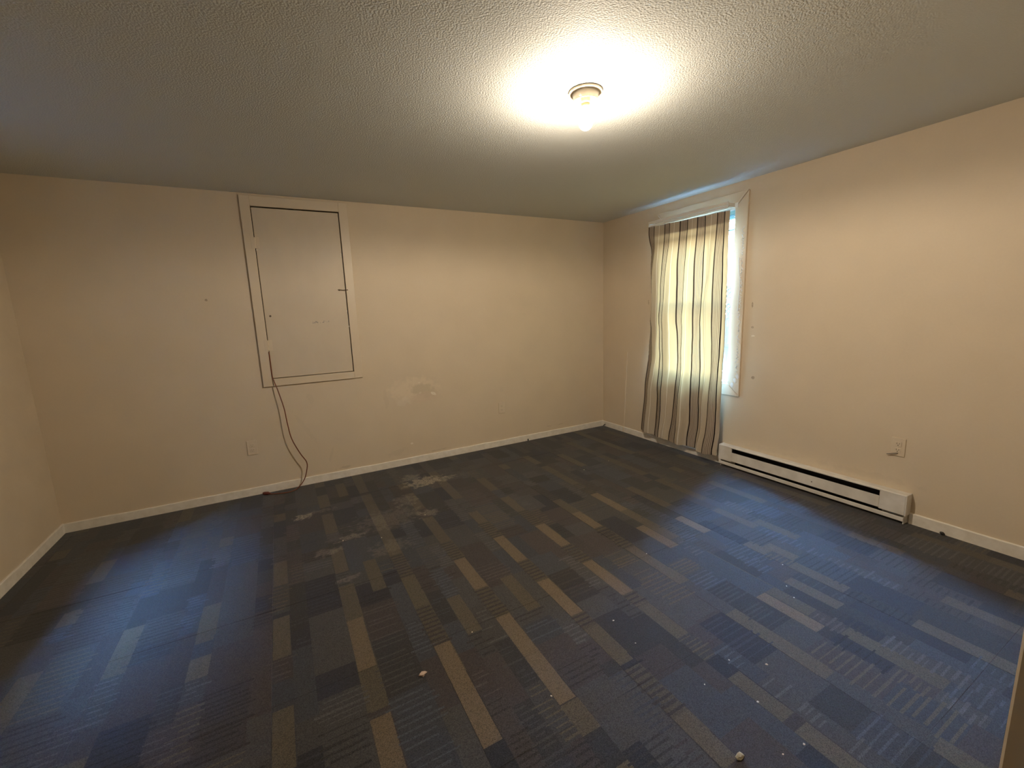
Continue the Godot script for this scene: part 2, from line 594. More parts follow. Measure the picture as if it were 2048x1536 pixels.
	# rows of short dark bars between the light blocks of one column
	for s in [[0, 1.945, 2.157], [0, 2.45, 2.55], [-8, 1.498, 1.752], [-8, 2.024, 2.30], [-4, 2.046, 2.283], [4, 1.943, 2.144], [-4, 1.52, 1.742], [8, 1.878, 2.164], [12, 1.24, 1.468], [4, 1.41, 1.648], [0, 1.42, 1.64], [4, 2.461, 2.565], [0, 2.80, 3.03]]:
		var zz: float = s[1] + 0.012
		blocks.append([SEAM.x + s[0] * cw, s[1], SEAM.x + (s[0] + 1) * cw, s[2], olive * 0.8])
		while zz < s[2] - 0.008:
			keep.append([SEAM.x + s[0] * cw - g.randf_range(0.0, 0.015), zz, SEAM.x + (s[0] + 1) * cw + g.randf_range(-0.012, 0.012), zz + 0.011, plum * 0.75])
			zz += 0.028

	var fl := holder("floor")
	struct(fl, "dark blue patterned carpet tiles over the whole floor")
	box("subfloor", Vector3(-W - 0.16, -0.12, -0.12), Vector3(0.16, -0.008, 5.4), mats.subfloor, fl)
	var pile := noise_tex(0.20, 31, 512, 2, two(Color(0.6, 0.6, 0.6), Color(1.0, 1.0, 1.0)))
	var fm := {}
	var zmid := SEAM.y - 2.0 * TILE
	for side in 2:
		for near in 2:
			var x0 := SEAM.x if side == 1 else SEAM.x - 5.0 * TILE
			var wide := 4.0 * TILE if side == 1 else 5.0 * TILE
			var z0 := zmid if near == 1 else zmid - 3.0 * TILE
			var high := (4.0 if near == 1 else 3.0) * TILE
			var m := mat(Color.WHITE, 0.95)
			m.albedo_texture = carpet_texture(x0, z0, wide, high, blocks, keep)
			m.detail_enabled = true
			m.detail_albedo = pile
			m.detail_blend_mode = BaseMaterial3D.BLEND_MODE_MUL
			m.detail_uv_layer = BaseMaterial3D.DETAIL_UV_2
			m.metallic_specular = 0.35
			m.rim_enabled = true
			m.rim = 0.38
			m.rim_tint = 0.3
			fm[side * 2 + near] = [m, x0, z0, wide, high]
	for i in range(-5, 4):
		for j in range(-5, 2):
			var xa: float = max(SEAM.x + i * TILE, -W)
			var xb: float = min(SEAM.x + (i + 1) * TILE, 0.0)
			var za: float = max(SEAM.y + j * TILE, 0.0)
			var zb: float = min(SEAM.y + (j + 1) * TILE, D + 0.14)
			if xb - xa < 0.02 or zb - za < 0.02:
				continue
			var d: Array = fm[(1 if i >= 0 else 0) * 2 + (1 if j >= -2 else 0)]
			var lift := g.randf_range(-0.0005, 0.0004)
			var uv := [0, 2, d[1], d[2], d[3], d[4]]
			box("carpet_tile", Vector3(xa + 0.0002, -0.008, za + 0.0002), Vector3(xb - 0.0002, lift, zb - 0.0002), d[0], fl, 0.0006, uv)

# ---- baseboards: painted strips with a wavering top edge
func baseboard(called: String, a: Vector3, b: Vector3, inward: Vector3, h: float, label: String) -> void:
	var st := begin()
	var n: int = max(2, int(a.distance_to(b) / 0.06))
	var wob := FastNoiseLite.new()
	wob.seed = 9
	wob.frequency = 1.0
	var t := 0.011
	for i in n:
		var p := a.lerp(b, float(i) / n)
		var q := a.lerp(b, float(i + 1) / n)
		var hp := h + 0.0035 * wob.get_noise_2d(p.x * 4.0 + p.z * 4.0, 1.0)
		var hq := h + 0.0035 * wob.get_noise_2d(q.x * 4.0 + q.z * 4.0, 1.0)
		var up := Vector3.UP
		var mid := (p + q) * 0.5 + up * h * 0.5 + inward * t * 0.5
		var f0 := p + inward * t
		var f1 := q + inward * t
		face_out(st, [f0, f1, f1 + up * (hq - 0.004), f0 + up * (hp - 0.004)], mid)
		face_out(st, [f0 + up * (hp - 0.004), f1 + up * (hq - 0.004), q + inward * (t - 0.004) + up * hq, p + inward * (t - 0.004) + up * hp], mid)
		face_out(st, [p + inward * (t - 0.004) + up * hp, q + inward * (t - 0.004) + up * hq, q + up * hq, p + up * hp], mid)
		if i == 0:
			face_out(st, [p, f0, f0 + up * hp, p + up * hp], mid)
		if i == n - 1:
			face_out(st, [q, f1, f1 + up * hq, q + up * hq], mid)
	struct(obj(called, st, mats.baseboard), label)

func build_baseboards() -> void:
	baseboard("baseboard_back", Vector3(-W + 0.011, 0, 0), Vector3(-0.011, 0, 0), Vector3(0, 0, 1), 0.064, "low off-white baseboard under the hatch wall")
	baseboard("baseboard_left", Vector3(-W, 0, 0), Vector3(-W, 0, D), Vector3(1, 0, 0), 0.066, "low off-white baseboard along the plain side wall")
	baseboard("baseboard_right", Vector3(0, 0, 0), Vector3(0, 0, 1.585), Vector3(-1, 0, 0), 0.060, "low off-white baseboard behind the curtain")
	baseboard("baseboard_right_end", Vector3(0, 0, 2.862), Vector3(0, 0, D), Vector3(-1, 0, 0), 0.070, "low off-white baseboard past the heater")
	baseboard("baseboard_front", Vector3(-2.72, 0, D), Vector3(-0.011, 0, D), Vector3(0, 0, -1), 0.066, "low off-white baseboard beside the doorway")

# ---- the window with casing, sashes, blind and curtain rod
func build_window_side() -> void:
	var z0 := 0.900
	var z1 := 1.600
	var y0 := 0.715
	var y1 := 2.135
	var win := holder("window_1")
	struct(win, "white sash window with beige casing behind the striped curtain")
	var m: Material = mats.cream_trim
	var cw := 0.108
	# mitred casing boards, 16 mm proud of the wall
	var inner := [Vector2(z0, y0), Vector2(z1, y0), Vector2(z1, y1), Vector2(z0, y1)]
	var outer := [Vector2(z0 - cw, y0 - cw + 0.012), Vector2(z1 + cw, y0 - cw + 0.012), Vector2(z1 + cw, y1 + cw), Vector2(z0 - cw, y1 + cw)]
	for k in 4:
		var e := (k + 1) % 4
		var st := begin()
		var loop: Array = [inner[k], inner[e], outer[e], outer[k]]
		var centre := Vector2.ZERO
		for v in loop:
			centre += v / 4.0
		var c3 := Vector3(-0.008, centre.y, centre.x)
		var ring := []
		for v in loop:
			var w: Vector2 = v.lerp(centre, 0.006)
			ring.append([Vector3(0, w.y, w.x), Vector3(-0.014, w.y, w.x), Vector3(-0.017, v.lerp(centre, 0.05).y, v.lerp(centre, 0.05).x)])
		for i in 4:
			var j := (i + 1) % 4
			face_out(st, [ring[i][0], ring[j][0], ring[j][1], ring[i][1]], c3)
			face_out(st, [ring[i][1], ring[j][1], ring[j][2], ring[i][2]], c3)
		face_out(st, [ring[0][2], ring[1][2], ring[2][2], ring[3][2]], c3)
		obj("casing", st, m, win)
	# lining of the opening
	var jm := mat(lin(0.68, 0.67, 0.64), 0.4)
	box("jamb", Vector3(0.0, y0, z0), Vector3(0.16, y1, z0 + 0.012), jm, win, 0.001)
	box("jamb", Vector3(0.0, y0, z1 - 0.012), Vector3(0.16, y1, z1), jm, win, 0.001)
	box("head_lining", Vector3(0.0, y1 - 0.012, z0 + 0.012), Vector3(0.16, y1, z1 - 0.012), jm, win, 0.001)
	box("sill", Vector3(0.0, y0, z0 + 0.012), Vector3(0.175, y0 + 0.016, z1 - 0.012), jm, win, 0.002)
	# two sashes
	var sm := mat(lin(0.74, 0.75, 0.75), 0.35)
	var glass := StandardMaterial3D.new()
	glass.transparency = BaseMaterial3D.TRANSPARENCY_ALPHA
	glass.albedo_color = Color(0.85, 0.97, 1.0, 0.04)
	glass.roughness = 0.02
	glass.cull_mode = BaseMaterial3D.CULL_DISABLED
	var za := z0 + 0.014
	var zb := z1 - 0.014
	for s in [["lower_sash", 0.085, y0 + 0.016, 1.425, 0.07, 0.038], ["upper_sash", 0.122, 1.39, y1 - 0.012, 0.038, 0.045]]:
		var st := begin()
		var x: float = s[1]
		add_box(st, Vector3(x, s[2], za), Vector3(x + 0.034, s[3], za + 0.042), 0.002)
		add_box(st, Vector3(x, s[2], zb - 0.042), Vector3(x + 0.034, s[3], zb), 0.002)
		add_box(st, Vector3(x, s[2], za + 0.042), Vector3(x + 0.034, s[2] + s[4], zb - 0.042), 0.002)
		add_box(st, Vector3(x, s[3] - s[5], za + 0.042), Vector3(x + 0.034, s[3], zb - 0.042), 0.002)
		var sash := obj(s[0], st, sm, win)
		box("pane", Vector3(x + 0.015, s[2] + s[4] - 0.004, za + 0.038), Vector3(x + 0.018, s[3] - s[5] + 0.004, zb - 0.038), glass, sash)
	# shreds of clear film and tape left along the casing
	var film := mat(lin(0.80, 0.81, 0.80), 0.18)
	film.clearcoat_enabled = true
	film.clearcoat = 0.6
	var g := RandomNumberGenerator.new()
	g.seed = 6
	var y := 0.78
	while y < 1.96:
		var st := begin()
		var l := g.randf_range(0.035, 0.10)
		var pts := []
		var n := 7
		for i in n:
			pts.append(Vector3(-0.0195 - g.randf_range(0.0, 0.010), y + l * i / (n - 1), z1 + cw - 0.018 + g.randf_range(-0.014, 0.010)))
		for i in n - 1:
			var wa := g.randf_range(0.003, 0.010)
			var b0 := Vector3(g.randf_range(-0.004, 0.001), 0, -wa)
			quad(st, pts[i], pts[i + 1], pts[i + 1] + b0, pts[i] + b0)
			quad(st, pts[i], pts[i] + Vector3(0.0012, 0, 0), pts[i + 1] + Vector3(0.0012, 0, 0), pts[i + 1])
		obj("film_shred", st, film, win)
		y += l * g.randf_range(0.75, 1.25)
	var strip := begin()
	add_tube(strip, smooth_path([Vector3(-0.021, 1.32, z1 + 0.066), Vector3(-0.025, 1.45, z1 + 0.074), Vector3(-0.023, 1.57, z1 + 0.072), Vector3(-0.026, 1.66, z1 + 0.061), Vector3(-0.021, 1.74, z1 + 0.055)], 4), [0.0035], 6)
	obj("film_shred", strip, film, win)
	for p in [[0.66, 0.045], [0.70, 0.07], [0.735, 0.09]]:
		var st := begin()
		add_blob(st, Vector3(-0.018, p[0] + 0.05, z1 + p[1]), Vector3(0.0025, 0.022, 0.014), int(p[0] * 1000), 4, 8, 0.4)
		obj("film_shred", st, film, win)

	# blind drawn up under the window head
	var bl := thing("window_blind", "pale slatted blind drawn up under the window head", "blind")
	var bm := mat(lin(0.30, 0.52, 0.56), 0.8)
	bm.metallic_specular = 0.0
	bm.backlight_enabled = true
	bm.backlight = lin(0.06, 0.12, 0.13)
	box("head_rail", Vector3(0.035, y1 - 0.042, z0 + 0.016), Vector3(0.062, y1 - 0.0125, z1 - 0.016), bm, bl, 0.002)
	var yy := y1 - 0.05
	for k in 9:
		var st := begin()
		add_box(st, Vector3(0.036, yy - 0.002, z0 + 0.018), Vector3(0.061, yy, z1 - 0.018), 0.0005)
		var sl := obj("slat", st, bm, bl)
		sl.rotation = Vector3.ZERO
		yy -= 0.0115
	box("bottom_rail", Vector3(0.036, yy - 0.012, z0 + 0.018), Vector3(0.061, yy, z1 - 0.018), bm, bl, 0.002)

	# curtain rod
	var rod := thing("curtain_rod", "white flat curtain rod on brackets above the striped curtain", "curtain rod")
	var rm := mat(lin(0.80, 0.78, 0.72), 0.3)
	box("rail", Vector3(-0.104, 2.146, 0.770), Vector3(-0.097, 2.172, 1.598), rm, rod, 0.002)
	box("rail", Vector3(-0.104, 2.126, 0.770), Vector3(-0.098, 2.141, 1.598), rm, rod, 0.002)
	for z in [0.770, 1.592]:
		box("bracket", Vector3(-0.097, 2.135, z), Vector3(-0.0175, 2.163, z + 0.005), rm, rod, 0.001)
	box("wall_plate", Vector3(-0.0215, 2.127, 1.597), Vector3(-0.0175, 2.165, 1.625), rm, rod, 0.001)
	box("wall_plate", Vector3(-0.0215, 2.127, 0.745), Vector3(-0.0175, 2.165, 0.770), rm, rod, 0.001)
	for z in [1.611, 0.757]:
		box("screw", Vector3(-0.0235, 2.139, z - 0.003), Vector3(-0.0215, 2.145, z + 0.003), rm, rod, 0.0008)

	# unseen high window added in the left wall to let daylight onto the carpet
	var w2 := holder("added_window_2")
	struct(w2, "small high window added unseen in the plain side wall")
	var lx := -W - 0.16
	box("frame", Vector3(lx + 0.04, 1.30, 1.05), Vector3(lx + 0.08, 1.335, 1.60), sm, w2, 0.002)
	box("frame", Vector3(lx + 0.04, 1.945, 1.05), Vector3(lx + 0.08, 1.98, 1.60), sm, w2, 0.002)
	box("frame", Vector3(lx + 0.04, 1.335, 1.05), Vector3(lx + 0.08, 1.945, 1.085), sm, w2, 0.002)
	box("frame", Vector3(lx + 0.04, 1.335, 1.565), Vector3(lx + 0.08, 1.945, 1.60), sm, w2, 0.002)
	box("pane", Vector3(lx + 0.055, 1.33, 1.08), Vector3(lx + 0.058, 1.95, 1.57), glass, w2)

func build_outside() -> void:
	var conc := mat(lin(0.05, 0.052, 0.055), 0.9)
	# well added round the small window so its daylight falls steeply
	var st := begin()
	var lx := -W - 0.16
	add_box(st, Vector3(lx - 0.65, 1.0, 0.85), Vector3(lx - 0.55, 2.72, 1.80))
	add_box(st, Vector3(lx - 0.55, 1.0, 0.85), Vector3(lx, 2.72, 0.95))
	add_box(st, Vector3(lx - 0.55, 1.0, 1.70), Vector3(lx, 2.72, 1.80))
	add_box(st, Vector3(lx - 0.65, 0.9, 0.85), Vector3(lx, 1.0, 1.80))
	struct(obj("wall_added_well", st, conc), "unseen grey well added round the small high window to steer daylight")
	# yard and lattice fence beyond the curtained window
	var gm := mat(lin(0.0032, 0.0032, 0.0026), 1.0)
	gm.metallic_specular = 0.0
	struct(box("ground", Vector3(0.16, 0.1, -14.0), Vector3(16.0, 0.30, 12.0), gm), "yard outside the window")
	var fence := thing("lattice_fence", "pale blue-green lattice fence seen through the window beside the curtain", "fence")
	var fm := mat(lin(0.0036, 0.0034, 0.0030), 1.0)
	fm.metallic_specular = 0.0
	var fx := 6.0
	var fz0 := -5.0
	var fz1 := -0.8
	for k in 4:
		var z := lerpf(fz0, fz1, k / 3.0)
		box("post", Vector3(fx - 0.05, 0.30, z - 0.05), Vector3(fx + 0.05, 1.86, z + 0.05), fm, fence, 0.004)
	for y in [0.42, 1.08, 1.76]:
		box("rail", Vector3(fx - 0.065, y - 0.04, fz0 - 0.05), Vector3(fx - 0.05, y + 0.04, fz1 + 0.05), fm, fence, 0.003)
	var z := fz0
	while z < fz1:
		box("board", Vector3(fx - 0.045, 0.34, z), Vector3(fx - 0.027, 1.08, z + 0.13), fm, fence, 0.002)
		z += 0.14
	for dir in [-1.0, 1.0]:
		z = fz0 - 0.68
		while z < fz1:
			var a := Vector2(z, 1.08)
			var b := Vector2(z + 0.68, 1.76)
			if a.x < fz0:
				a += Vector2.ONE * (fz0 - a.x)
			if b.x > fz1:
				b -= Vector2.ONE * (b.x - fz1)
			if b.x - a.x > 0.05:
				var s := begin()
				var xx: float = fx - 0.040 + 0.008 * dir
				var o := Vector2(0.017, -0.017)
				var pts := []
				for e in [a - o, b - o, b + o, a + o]:
					var zz: float = e.x if dir > 0.0 else fz0 + fz1 - e.x
					pts.append(Vector3(xx, e.y, zz))
				var c: Vector3 = (pts[0] + pts[2]) * 0.5 + Vector3(0.003, 0, 0)
				var backp := []
				for v in pts:
					backp.append(v + Vector3(0.006, 0, 0))
				face_out(s, pts.duplicate(), c)
				face_out(s, backp.duplicate(), c)
				for i in 4:
					var j := (i + 1) % 4
					face_out(s, [pts[i], pts[j], backp[j], backp[i]], c)
				obj("slat", s, fm, fence)
			z += 0.115

# ---- the hatch in the back wall
func build_hatch() -> void:
	var h := thing("access_hatch", "beige painted cupboard hatch with a flat framed door in the wall", "hatch")
	var paint: Material = mats.cream_trim
	var ox := [-3.454, -2.699]
	var oy := [0.866, 2.303]
	var ix := [-3.388, -2.768]
	var iy := [0.925, 2.230]
	box("frame_board", Vector3(ox[0], oy[0], 0), Vector3(ix[0], oy[1], 0.019), paint, h, 0.002)
	box("frame_board", Vector3(ix[1], oy[0], 0), Vector3(ox[1], oy[1], 0.012), paint, h, 0.004)
	box("frame_board", Vector3(ix[0], iy[1], 0), Vector3(ix[1], oy[1], 0.016), paint, h, 0.002)
	box("frame_board", Vector3(ix[0], oy[0], 0), Vector3(ix[1], iy[0], 0.017), paint, h, 0.002)
	var dm := mat(Color.WHITE, 0.5)
	var im := Image.create(256, 512, false, Image.FORMAT_RGB8)
	var n := FastNoiseLite.new()
	n.seed = 4
	n.frequency = 0.01
	n.fractal_octaves = 4
	for j in 512:
		for i in 256:
			var f := 0.97 + 0.05 * n.get_noise_2d(i, j * 0.6)
			var c := Color(0.64 * f, 0.55 * f, 0.425 * f)
			var px := Vector2(-3.38 + 0.605 * i / 256.0, 2.225 - 1.295 * j / 512.0)
			# pencil smear
			if px.x > -3.05 and px.x < -2.925 and absf(px.y - 1.357 - 0.05 * (px.x + 3.0)) < 0.008 and n.get_noise_2d(i * 14.0, j * 9.0) > 0.10:
				c = Color(0.30, 0.27, 0.24)
			if px.distance_to(Vector2(-3.347, 1.418)) < 0.0075:
				c = Color(0.09, 0.06, 0.04)
			im.set_pixel(i, j, c.linear_to_srgb())
	dm.albedo_texture = ImageTexture.create_from_image(im)
	var uv := [0, 1, -3.38, 2.225, 0.605, -1.295]
	var door := box("door", Vector3(-3.3835, 0.9295, -0.012), Vector3(-2.7745, 2.2215, 0.008), dm, h, 0.002, uv)
	# painted-over hinges
	for y in [1.965, 1.19]:
		var hg := begin()
		add_tube(hg, [Vector3(-3.386, y - 0.04, 0.011), Vector3(-3.386, y + 0.04, 0.011)], [0.0055], 8)
		add_box(hg, Vector3(-3.410, y - 0.042, 0.0185), Vector3(-3.388, y + 0.042, 0.0205), 0.0006)
		add_box(hg, Vector3(-3.383, y - 0.042, 0.0082), Vector3(-3.356, y + 0.042, 0.0100), 0.0006)
		obj("hinge", hg, paint, h)
	# hook latch
	var metal := mat(lin(0.16, 0.12, 0.08), 0.45, 0.7)
	var lt := begin()
	add_tube(lt, smooth_path([Vector3(-2.825, 1.612, 0.009), Vector3(-2.818, 1.613, 0.014), Vector3(-2.790, 1.610, 0.0155), Vector3(-2.762, 1.613, 0.0165), Vector3(-2.756, 1.611, 0.011)], 5), [0.0035], 7)
	add_blob(lt, Vector3(-2.822, 1.612, 0.010), Vector3(0.010, 0.006, 0.006), 3)
	obj("hook_latch", lt, metal, h)
	# raw chips where paint has lifted along the gap
	var chip := mat(lin(0.86, 0.82, 0.72), 0.25)
	for p in [[-2.781, 1.90], [-2.783, 1.885], [-2.777, 1.44], [-2.774, 1.31], [-3.380, 1.915]]:
		var c := begin()
		add_blob(c, Vector3(p[0], p[1], 0.0085), Vector3(0.004, 0.006, 0.002), int(p[1] * 100), 4, 6, 0.3)
		obj("paint_chip", c, chip, door)
	# dim cupboard behind the door
	var cup := begin()
	add_box(cup, Vector3(-3.45, 0.90, -0.45), Vector3(-2.70, 2.29, -0.43))
	add_box(cup, Vector3(-3.47, 0.90, -0.45), Vector3(-3.45, 2.29, -0.12))
	add_box(cup, Vector3(-2.70, 0.90, -0.45), Vector3(-2.68, 2.29, -0.12))
	add_box(cup, Vector3(-3.47, 0.88, -0.45), Vector3(-2.68, 0.90, -0.12))
	add_box(cup, Vector3(-3.47, 2.29, -0.45), Vector3(-2.68, 2.31, -0.12))
	obj("cupboard", cup, mats.dark, h)

# ---- bare bulb lamp
func build_lamp() -> void:
	var at := Vector3(-2.011, H, 2.247)
	var l := thing("ceiling_lamp", "bare lit bulb in a cream ceiling holder without its shade", "lamp")
	var cream := mat(lin(0.62, 0.54, 0.42), 0.4)
	var st := begin()
	add_lathe(st, at, [Vector2(0.001, -0.006), Vector2(0.072, -0.001), Vector2(0.074, -0.005), Vector2(0.071, -0.010), Vector2(0.060, -0.011), Vector2(0.056, -0.014), Vector2(0.053, -0.036), Vector2(0.055, -0.041), Vector2(0.053, -0.043), Vector2(0.049, -0.041), Vector2(0.046, -0.022), Vector2(0.001, -0.021)], 48)
	obj("canopy", st, cream, l)
	# thumb screws that held the shade
	for k in 3:
		var a := 0.5 + TAU * k / 3.0
		var d := Vector3(cos(a), 0, sin(a))
		var s := begin()
		add_tube(s, [at + d * 0.051 + Vector3(0, -0.037, 0), at + d * 0.064 + Vector3(0, -0.037, 0)], [0.0022], 6)
		add_blob(s, at + d * 0.066 + Vector3(0, -0.037, 0), Vector3(0.0045, 0.0045, 0.0045), k + 1, 5, 8, 0.05)
		obj("screw", s, cream, l)
	var so := begin()
	add_lathe(so, at, [Vector2(0.001, -0.022), Vector2(0.021, -0.023), Vector2(0.0205, -0.050), Vector2(0.0185, -0.052), Vector2(0.0185, -0.056), Vector2(0.020, -0.058), Vector2(0.019, -0.064), Vector2(0.001, -0.066)], 28)
	obj("socket", so, mat(lin(0.60, 0.42, 0.24), 0.45), l)
	var bulb := mat(lin(0.9, 0.88, 0.82), 0.3)
	bulb.emission_enabled = true
	bulb.emission = lin(1.0, 0.86, 0.62)
	bulb.emission_energy_multiplier = 6.0
	var b := begin()
	var prof := [Vector2(0.0005, -0.060), Vector2(0.0135, -0.062), Vector2(0.015, -0.075), Vector2(0.020, -0.086)]
	for i in 14:
		var w := lerpf(0.75, -PI * 0.5, i / 13.0)
		prof.append(Vector2(maxf(cos(w) * 0.0315, 0.0002), -0.1265 + sin(w) * 0.0315))
	add_lathe(b, at, prof, 32)
	obj("bulb", b, bulb, l)
	var o := OmniLight3D.new()
	o.name = "bulb_light"
	o.position = at + Vector3(0, -0.122, 0)
	o.light_color = lin(1.0, 0.84, 0.65)
	o.light_energy = 0.85
	o.light_size = 0.03
	o.omni_range = 12.0
	o.omni_attenuation = 2.0
	o.shadow_enabled = true
	l.add_child(o)
	# the bulb's neck holds light back upwards: most of it leaves downwards
	var d := SpotLight3D.new()
	d.name = "bulb_light_down"
	d.position = o.position
	d.rotation.x = -PI * 0.5
	d.light_color = o.light_color
	d.light_energy = 1.5
	d.light_size = 0.03
	d.spot_angle = 89.0
	d.spot_angle_attenuation = 0.22
	d.spot_range = 12.0
	d.spot_attenuation = 2.0
	d.shadow_enabled = true
	l.add_child(d)

# ---- striped curtain
func build_curtain() -> void:
	var px := 1024
	var im := Image.create(px, 256, false, Image.FORMAT_RGB8)
	var base := Color(0.50, 0.43, 0.33)
	var dark := Color(0.035, 0.025, 0.024)
	var band := Color(0.27, 0.215, 0.175)
	var pale := Color(0.60, 0.53, 0.42)
	var white := Color(0.78, 0.74, 0.66)
	var g := RandomNumberGenerator.new()
	g.seed = 8
	for i in px:
		var u := float(i) / px
		var c := base
		if u < 0.046 or (u > 0.350 and u < 0.396):
			c = dark
		elif u < 0.350:
			c = band
			var k := fposmod(u - 0.046, 0.0507)
			if k > 0.036:
				c = pale
			elif k < 0.008:
				c = Color(0.16, 0.12, 0.10)
		elif u > 0.665 and u < 0.693:
			c = white
		elif u > 0.660 and u < 0.705:
			c = base * 1.06
		for j in 256:
			var f := 1.0 + g.randf_range(-0.07, 0.07) + (0.03 if (i / 2 + j / 2) % 2 == 0 else -0.03)
			im.set_pixel(i, j, Color(c.r * f, c.g * f, c.b * f).linear_to_srgb())
	var m := mat(Color.WHITE, 0.9)
	m.albedo_texture = ImageTexture.create_from_image(im)
	m.backlight_enabled = true
	m.backlight = lin(0.042, 0.0265, 0.0125)
	m.metallic_specular = 0.15
	var nu := 180
	var nv := 90
	var yt := 2.124
	var left := Curve.new()
	left.min_value = 0.0
	left.max_value = 2.0
	for p in [[0.0, 0.765], [0.16, 0.752], [0.34, 0.800], [0.45, 0.775], [0.58, 0.742], [0.78, 0.688], [1.0, 0.648]]:
		left.add_point(Vector2(p[0], p[1]))
	var right := Curve.new()
	right.min_value = 0.0
	right.max_value = 2.0
	for p in [[0.0, 1.606], [0.2, 1.600], [0.36, 1.596], [0.66, 1.604], [0.88, 1.600], [1.0, 1.572]]:
		right.add_point(Vector2(p[0], p[1]))
	var wob := FastNoiseLite.new()
	wob.seed = 12
	wob.frequency = 1.0
	var grid := []
	var uvs := []
	for j in nv + 1:
		var v := float(j) / nv
		var row := []
		var ur := []
		for i in nu + 1:
			var u := float(i) / nu
			var yb := lerpf(0.103, 0.078, u)
			var per := u * 4.62 + 0.03
			var amp := lerpf(0.006, 0.024, smoothstep(0.0, 0.25, v)) * (0.8 + 0.4 * wob.get_noise_2d(u * 6.0, 3.0))
			var ph := per * TAU * 0.78 + 1.5 * wob.get_noise_2d(v * 1.6, u * 1.3) + 0.7
			var x := -0.094 - amp * sin(ph) - 0.006 * sin(per * TAU * 2.1 + v * 3.0) * smoothstep(0.03, 0.4, v) - 0.012 * wob.get_noise_2d(u * 5.0, v * 4.0) * v
			# slanting drag folds
			x -= 0.012 * smoothstep(0.15, 0.6, v) * sin((u * 2.4 + v * 1.1) * TAU)
			# the near edge is folded back behind itself half way down
			var uf := 0.10 * exp(-pow((v - 0.36) / 0.17, 2.0))
			var zl := left.sample(v)
			var zr := right.sample(v)
			var z := lerpf(zl, zr, (u - uf) / (1.0 - uf)) + 0.010 * sin(ph + 1.2) * sin(u * PI)
			x = lerpf(x, -0.042, smoothstep(0.16, 0.0, u) * smoothstep(0.02, 0.12, v))
			if u < uf:
				z = zl + (uf - u) * 0.75 * (zr - zl)
				x += 0.016 * smoothstep(0.0, 0.02, uf - u)
			if j == 0:
				x = -0.094 - 0.006 * sin(ph)
			row.append(Vector3(min(x, -0.026), lerpf(yt - 0.02 * u, yb, v), z))
			ur.append(Vector2(u * 4.62 - 0.03, v * 12.0))
		grid.append(row)
		uvs.append(ur)
	var st := begin()
	st.set_smooth_group(0)
	for j in nv:
		for i in nu:
			for k in [[0, 0], [0, 1], [1, 1], [0, 0], [1, 1], [1, 0]]:
				st.set_uv(uvs[j + k[1]][i + k[0]])
				st.add_vertex(grid[j + k[1]][i + k[0]])
	var cu := thing("curtain", "brown and cream striped curtain panel hung across the window", "curtain")
	obj("panel", st, m, cu)
	# heading tape and hem: doubled cloth
	var doubled: StandardMaterial3D = m.duplicate()
	doubled.backlight = lin(0.004, 0.0024, 0.001)
	for e in [["heading", 0, 4, 0.0022], ["hem", nv - 2, nv, 0.0022]]:
		var s := begin()
		s.set_smooth_group(0)
		for j in range(e[1], e[2]):
			for i in nu:
				for k in [[0, 0], [0, 1], [1, 1], [0, 0], [1, 1], [1, 0]]:
					s.set_uv(uvs[j + k[1]][i + k[0]])
					s.add_vertex(grid[j + k[1]][i + k[0]] + Vector3(e[3], 0, 0))
		obj(e[0], s, doubled, cu)

